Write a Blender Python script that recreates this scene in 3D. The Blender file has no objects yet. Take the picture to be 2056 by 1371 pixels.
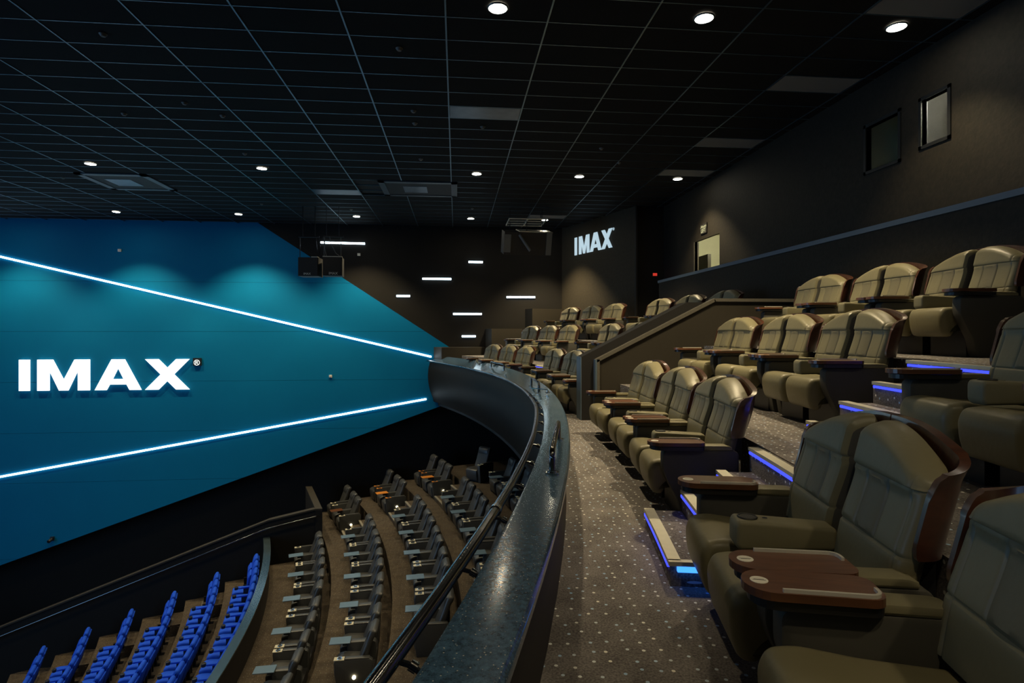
import bpy, math, random
from mathutils import Vector
random.seed(7)
pi=math.pi; cos=math.cos; sin=math.sin; rad=math.radians
S=bpy.context.scene
COL=S.collection
# ------------------------------------------------------------------ camera
cam=bpy.data.cameras.new('camera'); co=bpy.data.objects.new('camera',cam); COL.objects.link(co)
cam.sensor_fit='HORIZONTAL'; cam.sensor_width=36.0; cam.lens=1150/2056*36
co.location=(0,0,0); co.rotation_euler=(pi/2,0,-0.0966)
cam.shift_y=-(685.5-667)/2056; cam.clip_start=.05; cam.clip_end=200
S.camera=co
# ------------------------------------------------------------------ exposure / world
S.view_settings.view_transform='Standard'; S.view_settings.look='None'
S.view_settings.gamma=1.0; S.view_settings.use_curve_mapping=False
S.view_settings.exposure=0.0
w=bpy.data.worlds.new('world'); S.world=w; w.use_nodes=True
w.node_tree.nodes['Background'].inputs[0].default_value=(.010,.013,.018,1)
w.node_tree.nodes['Background'].inputs[1].default_value=.12
# ------------------------------------------------------------------ main lights
LIGHT_Z=4.19
WARM=(1.0,.80,.47)
def spot(x,y,z,power,size=100,blend=.6,col=WARM,r=.10,tgt=None,name='downlight_beam'):
    l=bpy.data.lights.new(name,'SPOT'); l.energy=power; l.spot_size=rad(size); l.spot_blend=blend
    l.color=col; l.shadow_soft_size=r
    o=bpy.data.objects.new(name,l); o.location=(x,y,z)
    if tgt: o.rotation_euler=(Vector(tgt)-Vector((x,y,z))).to_track_quat('-Z','Y').to_euler()
    COL.objects.link(o); return o
DOWN=[(.53,7.37,1000,96),(3.28,7.34,1500,96),(6.0,7.3,420,96),(-9.04,15.15,760,90),(-4.94,15.15,760,90),(.53,15.12,800,96),(3.28,15.12,1500,96),(6.0,15.1,800,104),
      (-15.84,21.1,1500,104),(-11.75,21.1,1500,104),(-7.68,21.1,1900,104),(-3.59,21.1,1600,104),(.52,21.1,240,90),(3.27,21.1,2600,92),
      (-13.1,15.15,600,90),(-13.1,7.35,800,90),(-9.04,7.35,900,90),(-4.94,7.35,900,90),
      (.53,-.5,230,90),(3.28,-.5,260,90),(6.0,-.5,240,80),(-4.94,-.5,300,90),(-9.04,-.5,300,90)]
for x,y,p,a in DOWN: spot(x,y,LIGHT_Z-.03,p,a)
# the cinema screen far to the left of the view, showing a pale blue picture
sl=bpy.data.lights.new('screen_glow','AREA'); sl.shape='RECTANGLE'; sl.size=17; sl.size_y=12; sl.energy=1500; sl.color=(.28,.58,1.0)
so=bpy.data.objects.new('screen_glow',sl); so.location=(-26,6,-2.3); so.rotation_euler=(Vector((1,0,0))).to_track_quat('-Z','Z').to_euler(); COL.objects.link(so)

# ================================================================== materials
M={}
def nodes(name):
    m=bpy.data.materials.new(name); m.use_nodes=True; nt=m.node_tree
    b=nt.nodes['Principled BSDF']; M[name]=m; return m,nt,b
def setin(b,**k):
    for a,v in k.items(): b.inputs[a.replace('_',' ')].default_value=v
def texco(nt,scale=1.0,obj=True):
    tc=nt.nodes.new('ShaderNodeTexCoord'); mp=nt.nodes.new('ShaderNodeMapping'); mp.inputs['Scale'].default_value=(scale,)*3 if not isinstance(scale,tuple) else scale
    nt.links.new(tc.outputs['Object'],mp.inputs['Vector']); return mp.outputs['Vector']
def mat(name,col,rough=.5,metal=0.,var=0.,vscale=8.,bump=0.,bscale=60.,spec=.5,coat=0.):
    m,nt,b=nodes(name); b.inputs['Base Color'].default_value=(*col,1); b.inputs['Roughness'].default_value=rough
    b.inputs['Metallic'].default_value=metal; b.inputs['Specular IOR Level'].default_value=spec
    if coat: b.inputs['Coat Weight'].default_value=coat; b.inputs['Coat Roughness'].default_value=.08
    if var:
        v=texco(nt); n=nt.nodes.new('ShaderNodeTexNoise'); n.inputs['Scale'].default_value=vscale; n.inputs['Detail'].default_value=4
        nt.links.new(v,n.inputs['Vector']); r=nt.nodes.new('ShaderNodeMapRange'); r.inputs['To Min'].default_value=1-var; r.inputs['To Max'].default_value=1+var
        nt.links.new(n.outputs['Fac'],r.inputs['Value']); mx=nt.nodes.new('ShaderNodeVectorMath'); mx.operation='SCALE'; mx.inputs[0].default_value=col
        nt.links.new(r.outputs['Result'],mx.inputs['Scale']); nt.links.new(mx.outputs['Vector'],b.inputs['Base Color'])
    if bump:
        v=texco(nt); n=nt.nodes.new('ShaderNodeTexNoise'); n.inputs['Scale'].default_value=bscale; n.inputs['Detail'].default_value=3
        nt.links.new(v,n.inputs['Vector']); bp=nt.nodes.new('ShaderNodeBump'); bp.inputs['Strength'].default_value=bump; bp.inputs['Distance'].default_value=.01
        nt.links.new(n.outputs['Fac'],bp.inputs['Height']); nt.links.new(bp.outputs['Normal'],b.inputs['Normal'])
    return m
def emis(name,col,strength,base=(0,0,0)):
    m,nt,b=nodes(name); b.inputs['Base Color'].default_value=(*base,1); b.inputs['Emission Color'].default_value=(*col,1); b.inputs['Emission Strength'].default_value=strength; return m
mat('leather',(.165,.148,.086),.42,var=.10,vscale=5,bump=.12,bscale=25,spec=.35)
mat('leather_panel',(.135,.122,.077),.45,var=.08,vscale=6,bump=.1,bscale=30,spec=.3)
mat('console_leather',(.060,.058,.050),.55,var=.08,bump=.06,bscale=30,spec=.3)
mat('pad_leather',(.17,.155,.095),.5,var=.08,bump=.06,bscale=30,spec=.3)
mat('nosing_lower',(.20,.185,.15),.6,var=.15,vscale=20)
mat('black_plastic',(.012,.012,.013),.4)
mat('black_metal',(.02,.02,.022),.35,metal=.6)
mat('black_paint',(.010,.0080,.0055),.6,var=.15,vscale=2,spec=.12)
mat('coping_metal',(.13,.19,.22),.22,metal=.8,var=.1)
mat('chrome',(.75,.75,.75),.12,metal=1)
mat('steel_dark',(.18,.19,.20),.22,metal=1)
mat('sticker',(.75,.72,.62),.5)
mat('black_leather',(.045,.047,.048),.38,var=.1,bump=.12,bscale=18,spec=.5)
mat('tray_grey',(.10,.16,.23),.28,spec=.5)
mat('tray_amber',(.55,.20,.03),.4)
mat('cup_plate',(.50,.47,.36),.45)
mat('blue_fabric',(.008,.075,.62),.8,var=.12,vscale=12,bump=.15,bscale=80,spec=.2)
mat('stone_edge',(.09,.082,.066),.55,var=.35,vscale=60)
mat('partition_brown',(.030,.0255,.018),.6,var=.12,vscale=1.5,spec=.3)
mat('partition_black',(.014,.013,.013),.6,spec=.3)
mat('alu',(.62,.60,.50),.42,metal=.35,var=.1,vscale=20)
mat('rail_metal',(.20,.19,.18),.16,metal=1)
mat('ceiling_void',(.006,.007,.008),.8)
mat('grid_metal',(.20,.30,.38),.38,metal=1,var=.25,vscale=3)
mat('vent_frame',(.07,.085,.10),.4,metal=.3)
mat('grey_panel',(.12,.125,.13),.7)
mat('panel_metal',(.16,.20,.24),.3,metal=.6,var=.3,vscale=5)
mat('wall_black',(.009,.0078,.0065),.75,var=.25,vscale=1.2,bump=.05,bscale=8,spec=.25)
mat('wall_angled',(.035,.029,.019),.7,var=.35,vscale=14,bump=.3,bscale=30,spec=.2)
mat('wall_side_lower',(.0125,.0100,.0062),.7,var=.75,vscale=14,bump=.35,bscale=22,spec=.3)
mat('blue_lit_edge',(.075,.11,.15),.5)  # blue light on the ledge and post edges, put into their colour
mat('plaster_lit',(.55,.55,.42),.7,var=.06)
mat('door_dark',(.05,.045,.035),.5)
mat('speaker_black',(.014,.013,.013),.6,bump=.1,bscale=150)
mat('speaker_grey',(.12,.12,.11),.6)
mat('frame_dark',(.005,.006,.007),.5)
mat('cup_hole',(.004,.004,.004),.5)
mat('blue_panel_line',(.0,.05,.10),.7)
emis('neon',(.72,.90,1.0),9)
emis('letter_white',(.93,1.0,.98),1.15,(.6,.6,.6))
emis('rear_letter',(.50,.68,.78),.85,(.3,.3,.3))  # emission stands in for light falling on the rear letters
emis('lamp',(1.0,.90,.68),90)
emis('blue_led',(.04,.06,1.0),1.9)
emis('cyan_led',(.04,.22,1.0),2.4)
emis('aisle_lamp',(1.0,.85,.5),16)
emis('exit_red',(.8,.05,.03),.7)
emis('sign_yellow',(.8,.75,.4),.9)
emis('small_glow',(.3,.6,1.),3)
# blue paint
mat('wall_blue',(.001,.16,.34),.7,var=.05,vscale=1.1,bump=.03,bscale=6,spec=.10)
# ceiling tile: fissured, nearly black
mat('ceiling_tile',(.0075,.008,.009),.8,var=.2,vscale=9,bump=.05,bscale=50,spec=.12)
# wood
def wood(name,c1,c2,rough,coat):
    m,nt,b=nodes(name); v=texco(nt,(3,26,8)); n=nt.nodes.new('ShaderNodeTexNoise'); n.inputs['Scale'].default_value=1.6; n.inputs['Detail'].default_value=6; n.inputs['Distortion'].default_value=.6
    nt.links.new(v,n.inputs['Vector']); r=nt.nodes.new('ShaderNodeValToRGB'); r.color_ramp.elements[0].color=(*c1,1); r.color_ramp.elements[1].color=(*c2,1); r.color_ramp.elements[0].position=.35; r.color_ramp.elements[1].position=.7
    nt.links.new(n.outputs['Fac'],r.inputs['Fac']); nt.links.new(r.outputs['Color'],b.inputs['Base Color']); b.inputs['Roughness'].default_value=rough; b.inputs['Coat Weight'].default_value=coat; b.inputs['Coat Roughness'].default_value=.12
wood('shell_wood',(.040,.015,.009),(.078,.028,.014),.30,.5)
wood('tray_wood',(.085,.032,.014),(.150,.060,.027),.36,.3)
# acrylic guard
m,nt,b=nodes('acrylic'); setin(b,Base_Color=(.85,.83,.74,1),Roughness=.15,Transmission_Weight=.45,IOR=1.49)
# carpet with dots
def carpet(name,c1,c2,dot,vs,dens=.13,fine=90,dim='2D'):
    m,nt,b=nodes(name); v=texco(nt); L=nt.links
    # risers: lay the dot pattern on the vertical face instead of smearing it
    ge=nt.nodes.new('ShaderNodeNewGeometry'); sn=nt.nodes.new('ShaderNodeSeparateXYZ'); L.new(ge.outputs['Normal'],sn.inputs[0])
    ab=nt.nodes.new('ShaderNodeMath'); ab.operation='ABSOLUTE'; L.new(sn.outputs[2],ab.inputs[0])
    gt=nt.nodes.new('ShaderNodeMath'); gt.operation='GREATER_THAN'; gt.inputs[1].default_value=.5; L.new(ab.outputs[0],gt.inputs[0])
    sv=nt.nodes.new('ShaderNodeSeparateXYZ'); L.new(v,sv.inputs[0]); cv=nt.nodes.new('ShaderNodeCombineXYZ'); L.new(sv.outputs[1],cv.inputs[0]); L.new(sv.outputs[2],cv.inputs[1])
    mv=nt.nodes.new('ShaderNodeMix'); mv.data_type='VECTOR'; L.new(gt.outputs[0],mv.inputs[0]); L.new(cv.outputs[0],mv.inputs[4]); L.new(v,mv.inputs[5]); vd=mv.outputs[1]
    n=nt.nodes.new('ShaderNodeTexNoise'); n.inputs['Scale'].default_value=fine; n.inputs['Detail'].default_value=3; L.new(v,n.inputs['Vector'])
    n2=nt.nodes.new('ShaderNodeTexNoise'); n2.inputs['Scale'].default_value=5; n2.inputs['Detail'].default_value=4; L.new(v,n2.inputs['Vector'])
    ad=nt.nodes.new('ShaderNodeMath'); ad.operation='MULTIPLY_ADD'; ad.inputs[1].default_value=.35; L.new(n2.outputs['Fac'],ad.inputs[0])
    ml=nt.nodes.new('ShaderNodeMath'); ml.operation='MULTIPLY'; ml.inputs[1].default_value=.65; L.new(n.outputs['Fac'],ml.inputs[0]); L.new(ml.outputs[0],ad.inputs[2])
    r=nt.nodes.new('ShaderNodeValToRGB'); r.color_ramp.elements[0].color=(*c1,1); r.color_ramp.elements[1].color=(*c2,1); r.color_ramp.elements[0].position=.36; r.color_ramp.elements[1].position=.64
    L.new(ad.outputs[0],r.inputs['Fac'])
    vo=nt.nodes.new('ShaderNodeTexVoronoi'); vo.voronoi_dimensions=dim; vo.inputs['Scale'].default_value=vs; vo.inputs['Randomness'].default_value=.55; L.new(vd,vo.inputs['Vector'])
    lt=nt.nodes.new('ShaderNodeMath'); lt.operation='LESS_THAN'; lt.inputs[1].default_value=dens; L.new(vo.outputs['Distance'],lt.inputs[0])
    cr=nt.nodes.new('ShaderNodeValToRGB'); cr.color_ramp.elements[0].color=(*dot,1); cr.color_ramp.elements[1].color=(dot[0]*.35,dot[1]*.6,dot[2]*1.0,1)
    sp=nt.nodes.new('ShaderNodeSeparateColor'); L.new(vo.outputs['Color'],sp.inputs[0]); L.new(sp.outputs[0],cr.inputs['Fac'])
    mx=nt.nodes.new('ShaderNodeMix'); mx.data_type='RGBA'; L.new(lt.outputs[0],mx.inputs[0]); L.new(r.outputs['Color'],mx.inputs[6]); L.new(cr.outputs['Color'],mx.inputs[7])
    L.new(mx.outputs[2],b.inputs['Base Color']); b.inputs['Roughness'].default_value=.95; b.inputs['Specular IOR Level'].default_value=.1
    bp=nt.nodes.new('ShaderNodeBump'); bp.inputs['Strength'].default_value=.5; bp.inputs['Distance'].default_value=.004; L.new(n.outputs['Fac'],bp.inputs['Height']); L.new(bp.outputs['Normal'],b.inputs['Normal'])
carpet('carpet',(.082,.075,.074),(.235,.215,.205),(.85,.82,.72),11.5,.10)
carpet('carpet_step',(.082,.075,.074),(.235,.215,.205),(.85,.82,.72),11.5,.10)
carpet('carpet_lower',(.042,.034,.026),(.095,.077,.058),(.33,.28,.2),9,.06,60)
# granite counter
m,nt,b=nodes('granite'); v=texco(nt); L=nt.links
n=nt.nodes.new('ShaderNodeTexNoise'); n.inputs['Scale'].default_value=45; n.inputs['Detail'].default_value=6; n.inputs['Roughness'].default_value=.8; L.new(v,n.inputs['Vector'])
vo=nt.nodes.new('ShaderNodeTexVoronoi'); vo.inputs['Scale'].default_value=55; L.new(v,vo.inputs['Vector'])
lt=nt.nodes.new('ShaderNodeMath'); lt.operation='LESS_THAN'; lt.inputs[1].default_value=.14; L.new(vo.outputs['Distance'],lt.inputs[0])
r=nt.nodes.new('ShaderNodeValToRGB'); r.color_ramp.elements[0].color=(.028,.062,.11,1); r.color_ramp.elements[1].color=(.085,.18,.29,1); r.color_ramp.elements[0].position=.4; r.color_ramp.elements[1].position=.65; L.new(n.outputs['Fac'],r.inputs['Fac'])
mx=nt.nodes.new('ShaderNodeMix'); mx.data_type='RGBA'; L.new(lt.outputs[0],mx.inputs[0]); L.new(r.outputs['Color'],mx.inputs[6]); mx.inputs[7].default_value=(.5,.5,.46,1)
L.new(mx.outputs[2],b.inputs['Base Color']); b.inputs['Roughness'].default_value=.20; b.inputs['Specular IOR Level'].default_value=1.0; b.inputs['Coat Weight'].default_value=.6; b.inputs['Coat Roughness'].default_value=.12
n3=nt.nodes.new('ShaderNodeTexNoise'); n3.inputs['Scale'].default_value=1.1; n3.inputs['Detail'].default_value=2; L.new(v,n3.inputs['Vector'])
bp=nt.nodes.new('ShaderNodeBump'); bp.inputs['Strength'].default_value=.12; bp.inputs['Distance'].default_value=.03; L.new(n3.outputs['Fac'],bp.inputs['Height']); L.new(bp.outputs['Normal'],b.inputs['Normal'])

# ================================================================== geometry helpers
CX,CY=-30.6,11.14                      # centre of the concentric rows and of the balcony front
def P(r,th,z=0.): t=rad(th); return Vector((CX+r*cos(t),CY+r*sin(t),z))
def centre(x,y):
    global CX,CY
    CX,CY=x,y
class MB:
    def __init__(s): s.v=[]; s.f=[]; s.mi=[]; s.sm=[]
    def add(s,vs,fs,mi=0,smooth=False):
        o=len(s.v); s.v+= [tuple(v) for v in vs]; s.f+=[tuple(o+i for i in f) for f in fs]; s.mi+=[mi]*len(fs); s.sm+=[smooth]*len(fs); return s
    def box(s,x0,x1,y0,y1,z0,z1,mi=0,xf=None):
        vs=[(x,y,z) for z in (z0,z1) for y in (y0,y1) for x in (x0,x1)]
        if xf: vs=[xf(v) for v in vs]
        return s.add(vs,[(0,2,3,1),(4,5,7,6),(0,1,5,4),(2,6,7,3),(0,4,6,2),(1,3,7,5)],mi)
    def tube(s,pts,r,n=10,mi=0,cap=True):
        pts=[Vector(p) for p in pts]; vs=[]; fs=[]
        up=Vector((0,0,1)); 
        for i,p in enumerate(pts):
            d=(pts[min(i+1,len(pts)-1)]-pts[max(i-1,0)]).normalized()
            a=d.cross(up); 
            if a.length<.05: a=d.cross(Vector((1,0,0)))
            a.normalize(); b_=a.cross(d).normalized()
            for k in range(n): t=2*pi*k/n; vs.append(p+(a*cos(t)+b_*sin(t))*r)
        for i in range(len(pts)-1):
            for k in range(n): k2=(k+1)%n; fs.append((i*n+k,i*n+k2,(i+1)*n+k2,(i+1)*n+k))
        if cap: fs.append(tuple(range(n))[::-1]); fs.append(tuple((len(pts)-1)*n+k for k in range(n)))
        return s.add(vs,fs,mi,True)
    def cyl(s,x,y,z0,z1,r,n=24,mi=0,r2=None):
        r2=r if r2 is None else r2
        vs=[(x+r*cos(2*pi*k/n),y+r*sin(2*pi*k/n),z0) for k in range(n)]+[(x+r2*cos(2*pi*k/n),y+r2*sin(2*pi*k/n),z1) for k in range(n)]
        s.add(vs,[(k,(k+1)%n,n+(k+1)%n,n+k) for k in range(n)],mi,True)
        return s.add(vs,[tuple(range(n))[::-1],tuple(range(n,2*n))],mi)
    def sector(s,r0,r1,t0,t1,z0,z1,n=None,mi=0):
        if n is None: n=max(1,int(abs(t1-t0)/1.2))
        vs=[];fs=[]
        for k in range(n+1):
            t=t0+(t1-t0)*k/n
            for r,z in ((r0,z0),(r1,z0),(r1,z1),(r0,z1)): vs.append(P(r,t,z))
        for k in range(n):
            a=k*4;b_=a+4
            for i in range(4): j=(i+1)%4; fs.append((a+i,b_+i,b_+j,a+j))
        fs.append((0,1,2,3)); fs.append((n*4+3,n*4+2,n*4+1,n*4)); return s.add(vs,fs,mi)
    def prism(s,poly,fn0,fn1,mi=0):
        n=len(poly); vs=[fn0(p) for p in poly]+[fn1(p) for p in poly]
        return s.add(vs,[tuple(range(n))[::-1],tuple(range(n,2*n))]+[(k,(k+1)%n,n+(k+1)%n,n+k) for k in range(n)],mi)
    def pillow(s,prof,y0,y1,r=.03,n=3,mi=0,flip=False):
        # closed (x,z) profile extruded along y with rounded ends
        N=len(prof); cx=sum(p[0] for p in prof)/N; cz=sum(p[1] for p in prof)/N
        area=sum(prof[i][0]*prof[(i+1)%N][1]-prof[(i+1)%N][0]*prof[i][1] for i in range(N)); sg=1 if area>0 else -1
        nr=[]
        for i in range(N):
            a=Vector(prof[i])-Vector(prof[i-1]); b_=Vector(prof[(i+1)%N])-Vector(prof[i])
            a.normalize(); b_.normalize(); m_=Vector((a.y+b_.y,-a.x-b_.x))*sg
            nr.append(m_.normalized() if m_.length>1e-6 else Vector((0,0)))
        st=[]
        for k in range(n+1): an=pi/2*k/n; st.append((y0+r*(1-sin(an)),r*(1-cos(pi/2-an)) if False else r*(1-sin(an))))
        st=[]
        for k in range(n+1): an=pi/2*k/n; st.append((y0+r*(1-cos(an)),r*(1-sin(an))))
        st+=[(y1-(y-y0),i) for y,i in st[::-1]]
        vs=[];fs=[]
        for y,ins in st:
            for i in range(N): q=Vector(prof[i])-nr[i]*ins; vs.append((q.x,y,q.y))
        K=len(st)
        for k in range(K-1):
            for i in range(N): j=(i+1)%N; fs.append((k*N+i,k*N+j,(k+1)*N+j,(k+1)*N+i))
        fs.append(tuple(range(N))[::-1]); fs.append(tuple((K-1)*N+i for i in range(N)))
        return s.add(vs,fs,mi,True)
    def mirrored(s):
        o=MB(); o.v=[(x,-y,z) for x,y,z in s.v]; o.f=[f[::-1] for f in s.f]; o.mi=list(s.mi); o.sm=list(s.sm); return o
    def mesh(s,name,mats):
        me=bpy.data.meshes.new(name); me.from_pydata(s.v,[],s.f)
        if not isinstance(mats,(list,tuple)): mats=[mats]
        for m_ in mats: me.materials.append(M[m_])
        me.polygons.foreach_set('material_index',s.mi); me.polygons.foreach_set('use_smooth',s.sm)
        me.update()
        import bmesh
        bm=bmesh.new(); bm.from_mesh(me); bmesh.ops.recalc_face_normals(bm,faces=bm.faces); bm.to_mesh(me); bm.free()
        if any(s.sm) and hasattr(me,'set_sharp_from_angle'): me.set_sharp_from_angle(angle=rad(38))
        return me
    def build(s,name,mats,parent=None,**k):
        return obj(name,s.mesh(name,mats),parent,**k)
def obj(name,me,parent=None,loc=None,rotz=None,**k):
    o=bpy.data.objects.new(name,me); COL.objects.link(o)
    if parent is not None: o.parent=parent
    if loc is not None: o.location=loc
    if rotz is not None: o.rotation_euler=(0,0,rotz)
    for a,v in k.items(): o[a]=v
    return o
def thing(name,label,cat,loc=(0,0,0),rotz=0,group=None):
    o=obj(name,None,None,loc,rotz,label=label,category=cat)
    if group: o['group']=group
    return o
def struct(name,mb,mats,label=None,**k):
    o=mb.build(name,mats,None,**k); o['kind']='structure'
    if label: o['label']=label
    return o
def clip(poly,f):
    out=[]
    for i in range(len(poly)):
        a,b_=poly[i-1],poly[i]; fa,fb=f(a),f(b_)
        if (fa>=0)!=(fb>=0): t=fa/(fa-fb); out.append((a[0]+(b_[0]-a[0])*t,a[1]+(b_[1]-a[1])*t))
        if fb>=0: out.append(b_)
    return out
def sm(a,b,x): t=max(0,min(1,(x-a)/(b-a))); return t*t*(3-2*t)
def lerp(tab,x):
    if x<=tab[0][0]: return tab[0][1:]
    for p,q in zip(tab,tab[1:]):
        if x<=q[0]: t=(x-p[0])/(q[0]-p[0]); return tuple(a+(b_-a)*t for a,b_ in zip(p[1:],q[1:]))
    return tab[-1][1:]

# ================================================================== room shell
HC=4.19; WY=22.9; XR=6.9
TX,TY,XO,YO=1.3675,.6,-5.614,7.659
# --- ceiling: void slab, tiles laid in a metal grid
ceil=struct('ceiling',MB().box(-30,7.2,-6,23.1,HC+.05,HC+.15),'ceiling_void','dark suspended ceiling of long black tiles in a thin metal grid')
me_tile=MB().box(-TX/2+.012,TX/2-.012,-TY/2+.012,TY/2-.012,HC+.002,HC+.022).mesh('ceiling_tile','ceiling_tile')
vents=[(-10.0,-8.2,16.05,17.78),(-2.17,.02,16.07,17.77)]
panels=[('grey_panel',8,0,5.4,8.77),('grey_panel',8,5,5.4,11.82),('grey_panel',8,10,5.39,14.19),('grey_panel',6,20,2.6,20.2),('panel_metal',4,5,-.14,10.72),('panel_metal',1,16,-4.14,17.32),('grey_panel',8,-3,5.4,6.4)]
def cell(x,y): return math.floor((x-XO)/TX),math.floor((y-YO)/TY)
pan={}
for mt,_,_,x,y in panels: pan[cell(x+.4,y+.2)]=mt
cells=[]; rest=MB()
for i in range(-10,10):
    for j in range(-16,26):
        x=XO+(i+.5)*TX; y=YO+(j+.5)*TY
        if x-TX/2>XR-.1 or y+TY/2>WY+.1: continue
        if any(x0-.3<x<x1+.3 and y0-.1<y<y1+.1 for x0,x1,y0,y1 in vents): continue
        if (i,j) in pan: continue
        fw=x*sin(.0966)+y*cos(.0966); rt=x*cos(.0966)-y*sin(.0966)
        vis=fw>6.2 and abs(rt)<fw*.92
        cells.append((0 if vis else 1,math.hypot(x,y),x,y))
cells.sort()
for k,(nv,_,x,y) in enumerate(cells):
    if k<296: obj('ceiling_tile',me_tile,ceil,(x,y,0))
    else: rest.box(x-TX/2+.012,x+TX/2-.012,y-TY/2+.012,y+TY/2-.012,HC+.002,HC+.022)
rest.build('ceiling_tile_field','ceiling_tile',ceil,kind='stuff')
for (i,j),mt in pan.items():
    x=XO+(i+.5)*TX; y=YO+(j+.5)*TY
    obj('ceiling_access_panel',MB().box(-TX/2+.02,TX/2-.02,-TY/2+.02,TY/2-.02,HC-.004,HC+.02).mesh('ceiling_access_panel',mt),ceil,(x,y,0),label='smooth grey ceiling panel' if mt=='grey_panel' else 'reflective metal ceiling panel')
me_bar=MB().box(-.011,.011,-14.6,14.4,HC-.006,HC+.03).mesh('grid_bar','grid_metal')
me_cb=MB().box(-15,15,-.008,.008,HC-.003,HC+.028).mesh('grid_bar','grid_metal')
for i in range(-10,10): obj('grid_bar',me_bar,ceil,(XO+i*TX,8.5,0))
for j in range(-16,26): obj('grid_bar',me_cb,ceil,(-8.1,YO+j*TY,0))
# air vents
for n,(x0,x1,y0,y1) in enumerate(vents):
    t=thing('ceiling_vent',['square air vent in the ceiling above the large white letters','square air vent in the ceiling left of centre, near the hanging speakers'][n],'vent',((x0+x1)/2,(y0+y1)/2,HC))
    hw,hh=(x1-x0)/2,(y1-y0)/2
    f=MB()
    for a in ((-hw,hw,-hh,-hh+.16),(-hw,hw,hh-.16,hh),(-hw,-hw+.17,-hh,hh),(hw-.17,hw,-hh,hh)): f.box(a[0],a[1],a[2],a[3],-.03,.01)
    f.build('frame','vent_frame',t)
    g=MB().box(-hw+.15,hw-.15,-hh+.14,hh-.14,-.014,.045); g.build('duct_back','partition_black',t)
    MB().box(-.45,.22,-.33,.38,-.024,-.010).build('diffuser_plate','panel_metal',t)
# downlights
used={}
LN={(.53,7.37):'large round ceiling downlight at the top centre of the picture',(3.28,7.34):'large round ceiling downlight second from the right at the top',(6.0,7.3):'large round ceiling downlight at the top right corner',
 (-9.04,15.15):'round ceiling downlight in the middle row, furthest left, before the left vent',(-4.94,15.15):'round ceiling downlight in the middle row, second from the left',(.53,15.12):'round ceiling downlight just right of the second vent',
 (3.28,15.12):'round ceiling downlight in the middle row, second from the right',(6.0,15.1):'round ceiling downlight beside the small grey ceiling panel',
 (-11.75,21.1):'leftmost small downlight close to the blue wall',(-7.68,21.1):'second small downlight from the left close to the blue wall',(-3.59,21.1):'small downlight above the glowing bar by the hanging speakers',
 (.52,21.1):'small downlight on the ceiling between the two speaker clusters',(3.27,21.1):'small downlight above the tilted speaker cluster at the far corner'}
me_rim=MB(); n=24
me_rim.tube([(.125*cos(2*pi*k/n),.125*sin(2*pi*k/n),0) for k in range(n+1)],.012,6,cap=False); me_rim=me_rim.mesh('rim','vent_frame')
me_len=MB().cyl(0,0,-.006,.004,.118).mesh('lens','lamp')
for x,y,p,_a in DOWN:
    if (x,y) not in LN: 
        lab='round ceiling downlight '+('in the nearest row overhead, ' if y<0 else 'in the third row overhead, ' if y<8 else 'above the big letters, ')+('far left' if x<-12 and y<20 else 'further right than the far left' if x<-13 and y>20 else 'left of centre' if x<-8 else 'left' if x<-3 else 'above the counter' if x<1 else 'above the seats' if x<4 else 'near the rear wall')
    else: lab=LN[(x,y)]
    t=thing('ceiling_downlight',lab,'ceiling light',(x,y,HC-.012),0,'round downlights in the ceiling')
    obj('rim',me_rim,t); obj('lens',me_len,t)
# smoke detectors and sprinkler heads
dets=[(-4.94,8.56),(-.84,8.57),(-4.94,10.98),(-6.34,11.64),(-4.5,11.56),(-.81,10.96),(-.83,11.61),(.53,11.67),(3.28,12.77),(-.86,13.99),(-4.94,13.96),(3.99,13.81),(-10.6,16.6),(-6.33,19.38),(-3.57,19.95),(.53,19.39)]
dl=['below the top edge, left','right of the fourth grid line, near the top','over the left middle of the grid','left of the pair over the left grid','second of the pair over the left grid','above the central vent, upper of two','above the central vent, lower of two','beside the metal ceiling panel','on the dark right part of the ceiling','just before the central vent','before the left downlight of the middle row','right of the fourth middle downlight','left of the left vent','over the blue wall centre','near the downlight above the speakers','before the far central downlight']
md=MB().cyl(0,0,-.035,0,.03,16,0,.055).mesh('ceiling_sensor','speaker_grey')
for (x,y),l in zip(dets,dl):
    obj('ceiling_sensor',md,None,(x,y,HC-.004),None,label='small round ceiling sensor '+l,category='sensor',group='sensors and sprinkler heads on the ceiling')

# --- far wall (blue painted wall with black parts)
def W(p): return (p[0],WY,p[1])
def Wd(dy): return lambda p:(p[0],WY-dy,p[1])
wall=struct('wall_left',MB().prism([(-30,HC+.2),(7.3,HC+.2),(7.3,-2.9),(-.62,-2.94),(-16.8,-8.63),(-30,-13.28)],Wd(-.012),Wd(-.75)).box(-30,7.3,WY+.70,WY+.95,-14,-2.9),'wall_black','black side wall with a huge blue wedge, glowing lines and large letters')
blue=[(-24,HC+.05),(-7.65,HC+.05),(1.9,-2.02),(-.62,-2.93),(-16.8,-8.62),(-24,-11.15)]
zs=[-12,-8.4,-5.6,-3.75,-1.86,.03,1.92,HC+.06]
for z0,z1 in zip(zs,zs[1:]):
    q=clip(clip(blue,lambda p:p[1]-z0-.004),lambda p:z1-.004-p[1])
    if len(q)>2: MB().prism(q,Wd(0),Wd(-.02)).build('wall_panel','wall_blue',wall)
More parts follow.
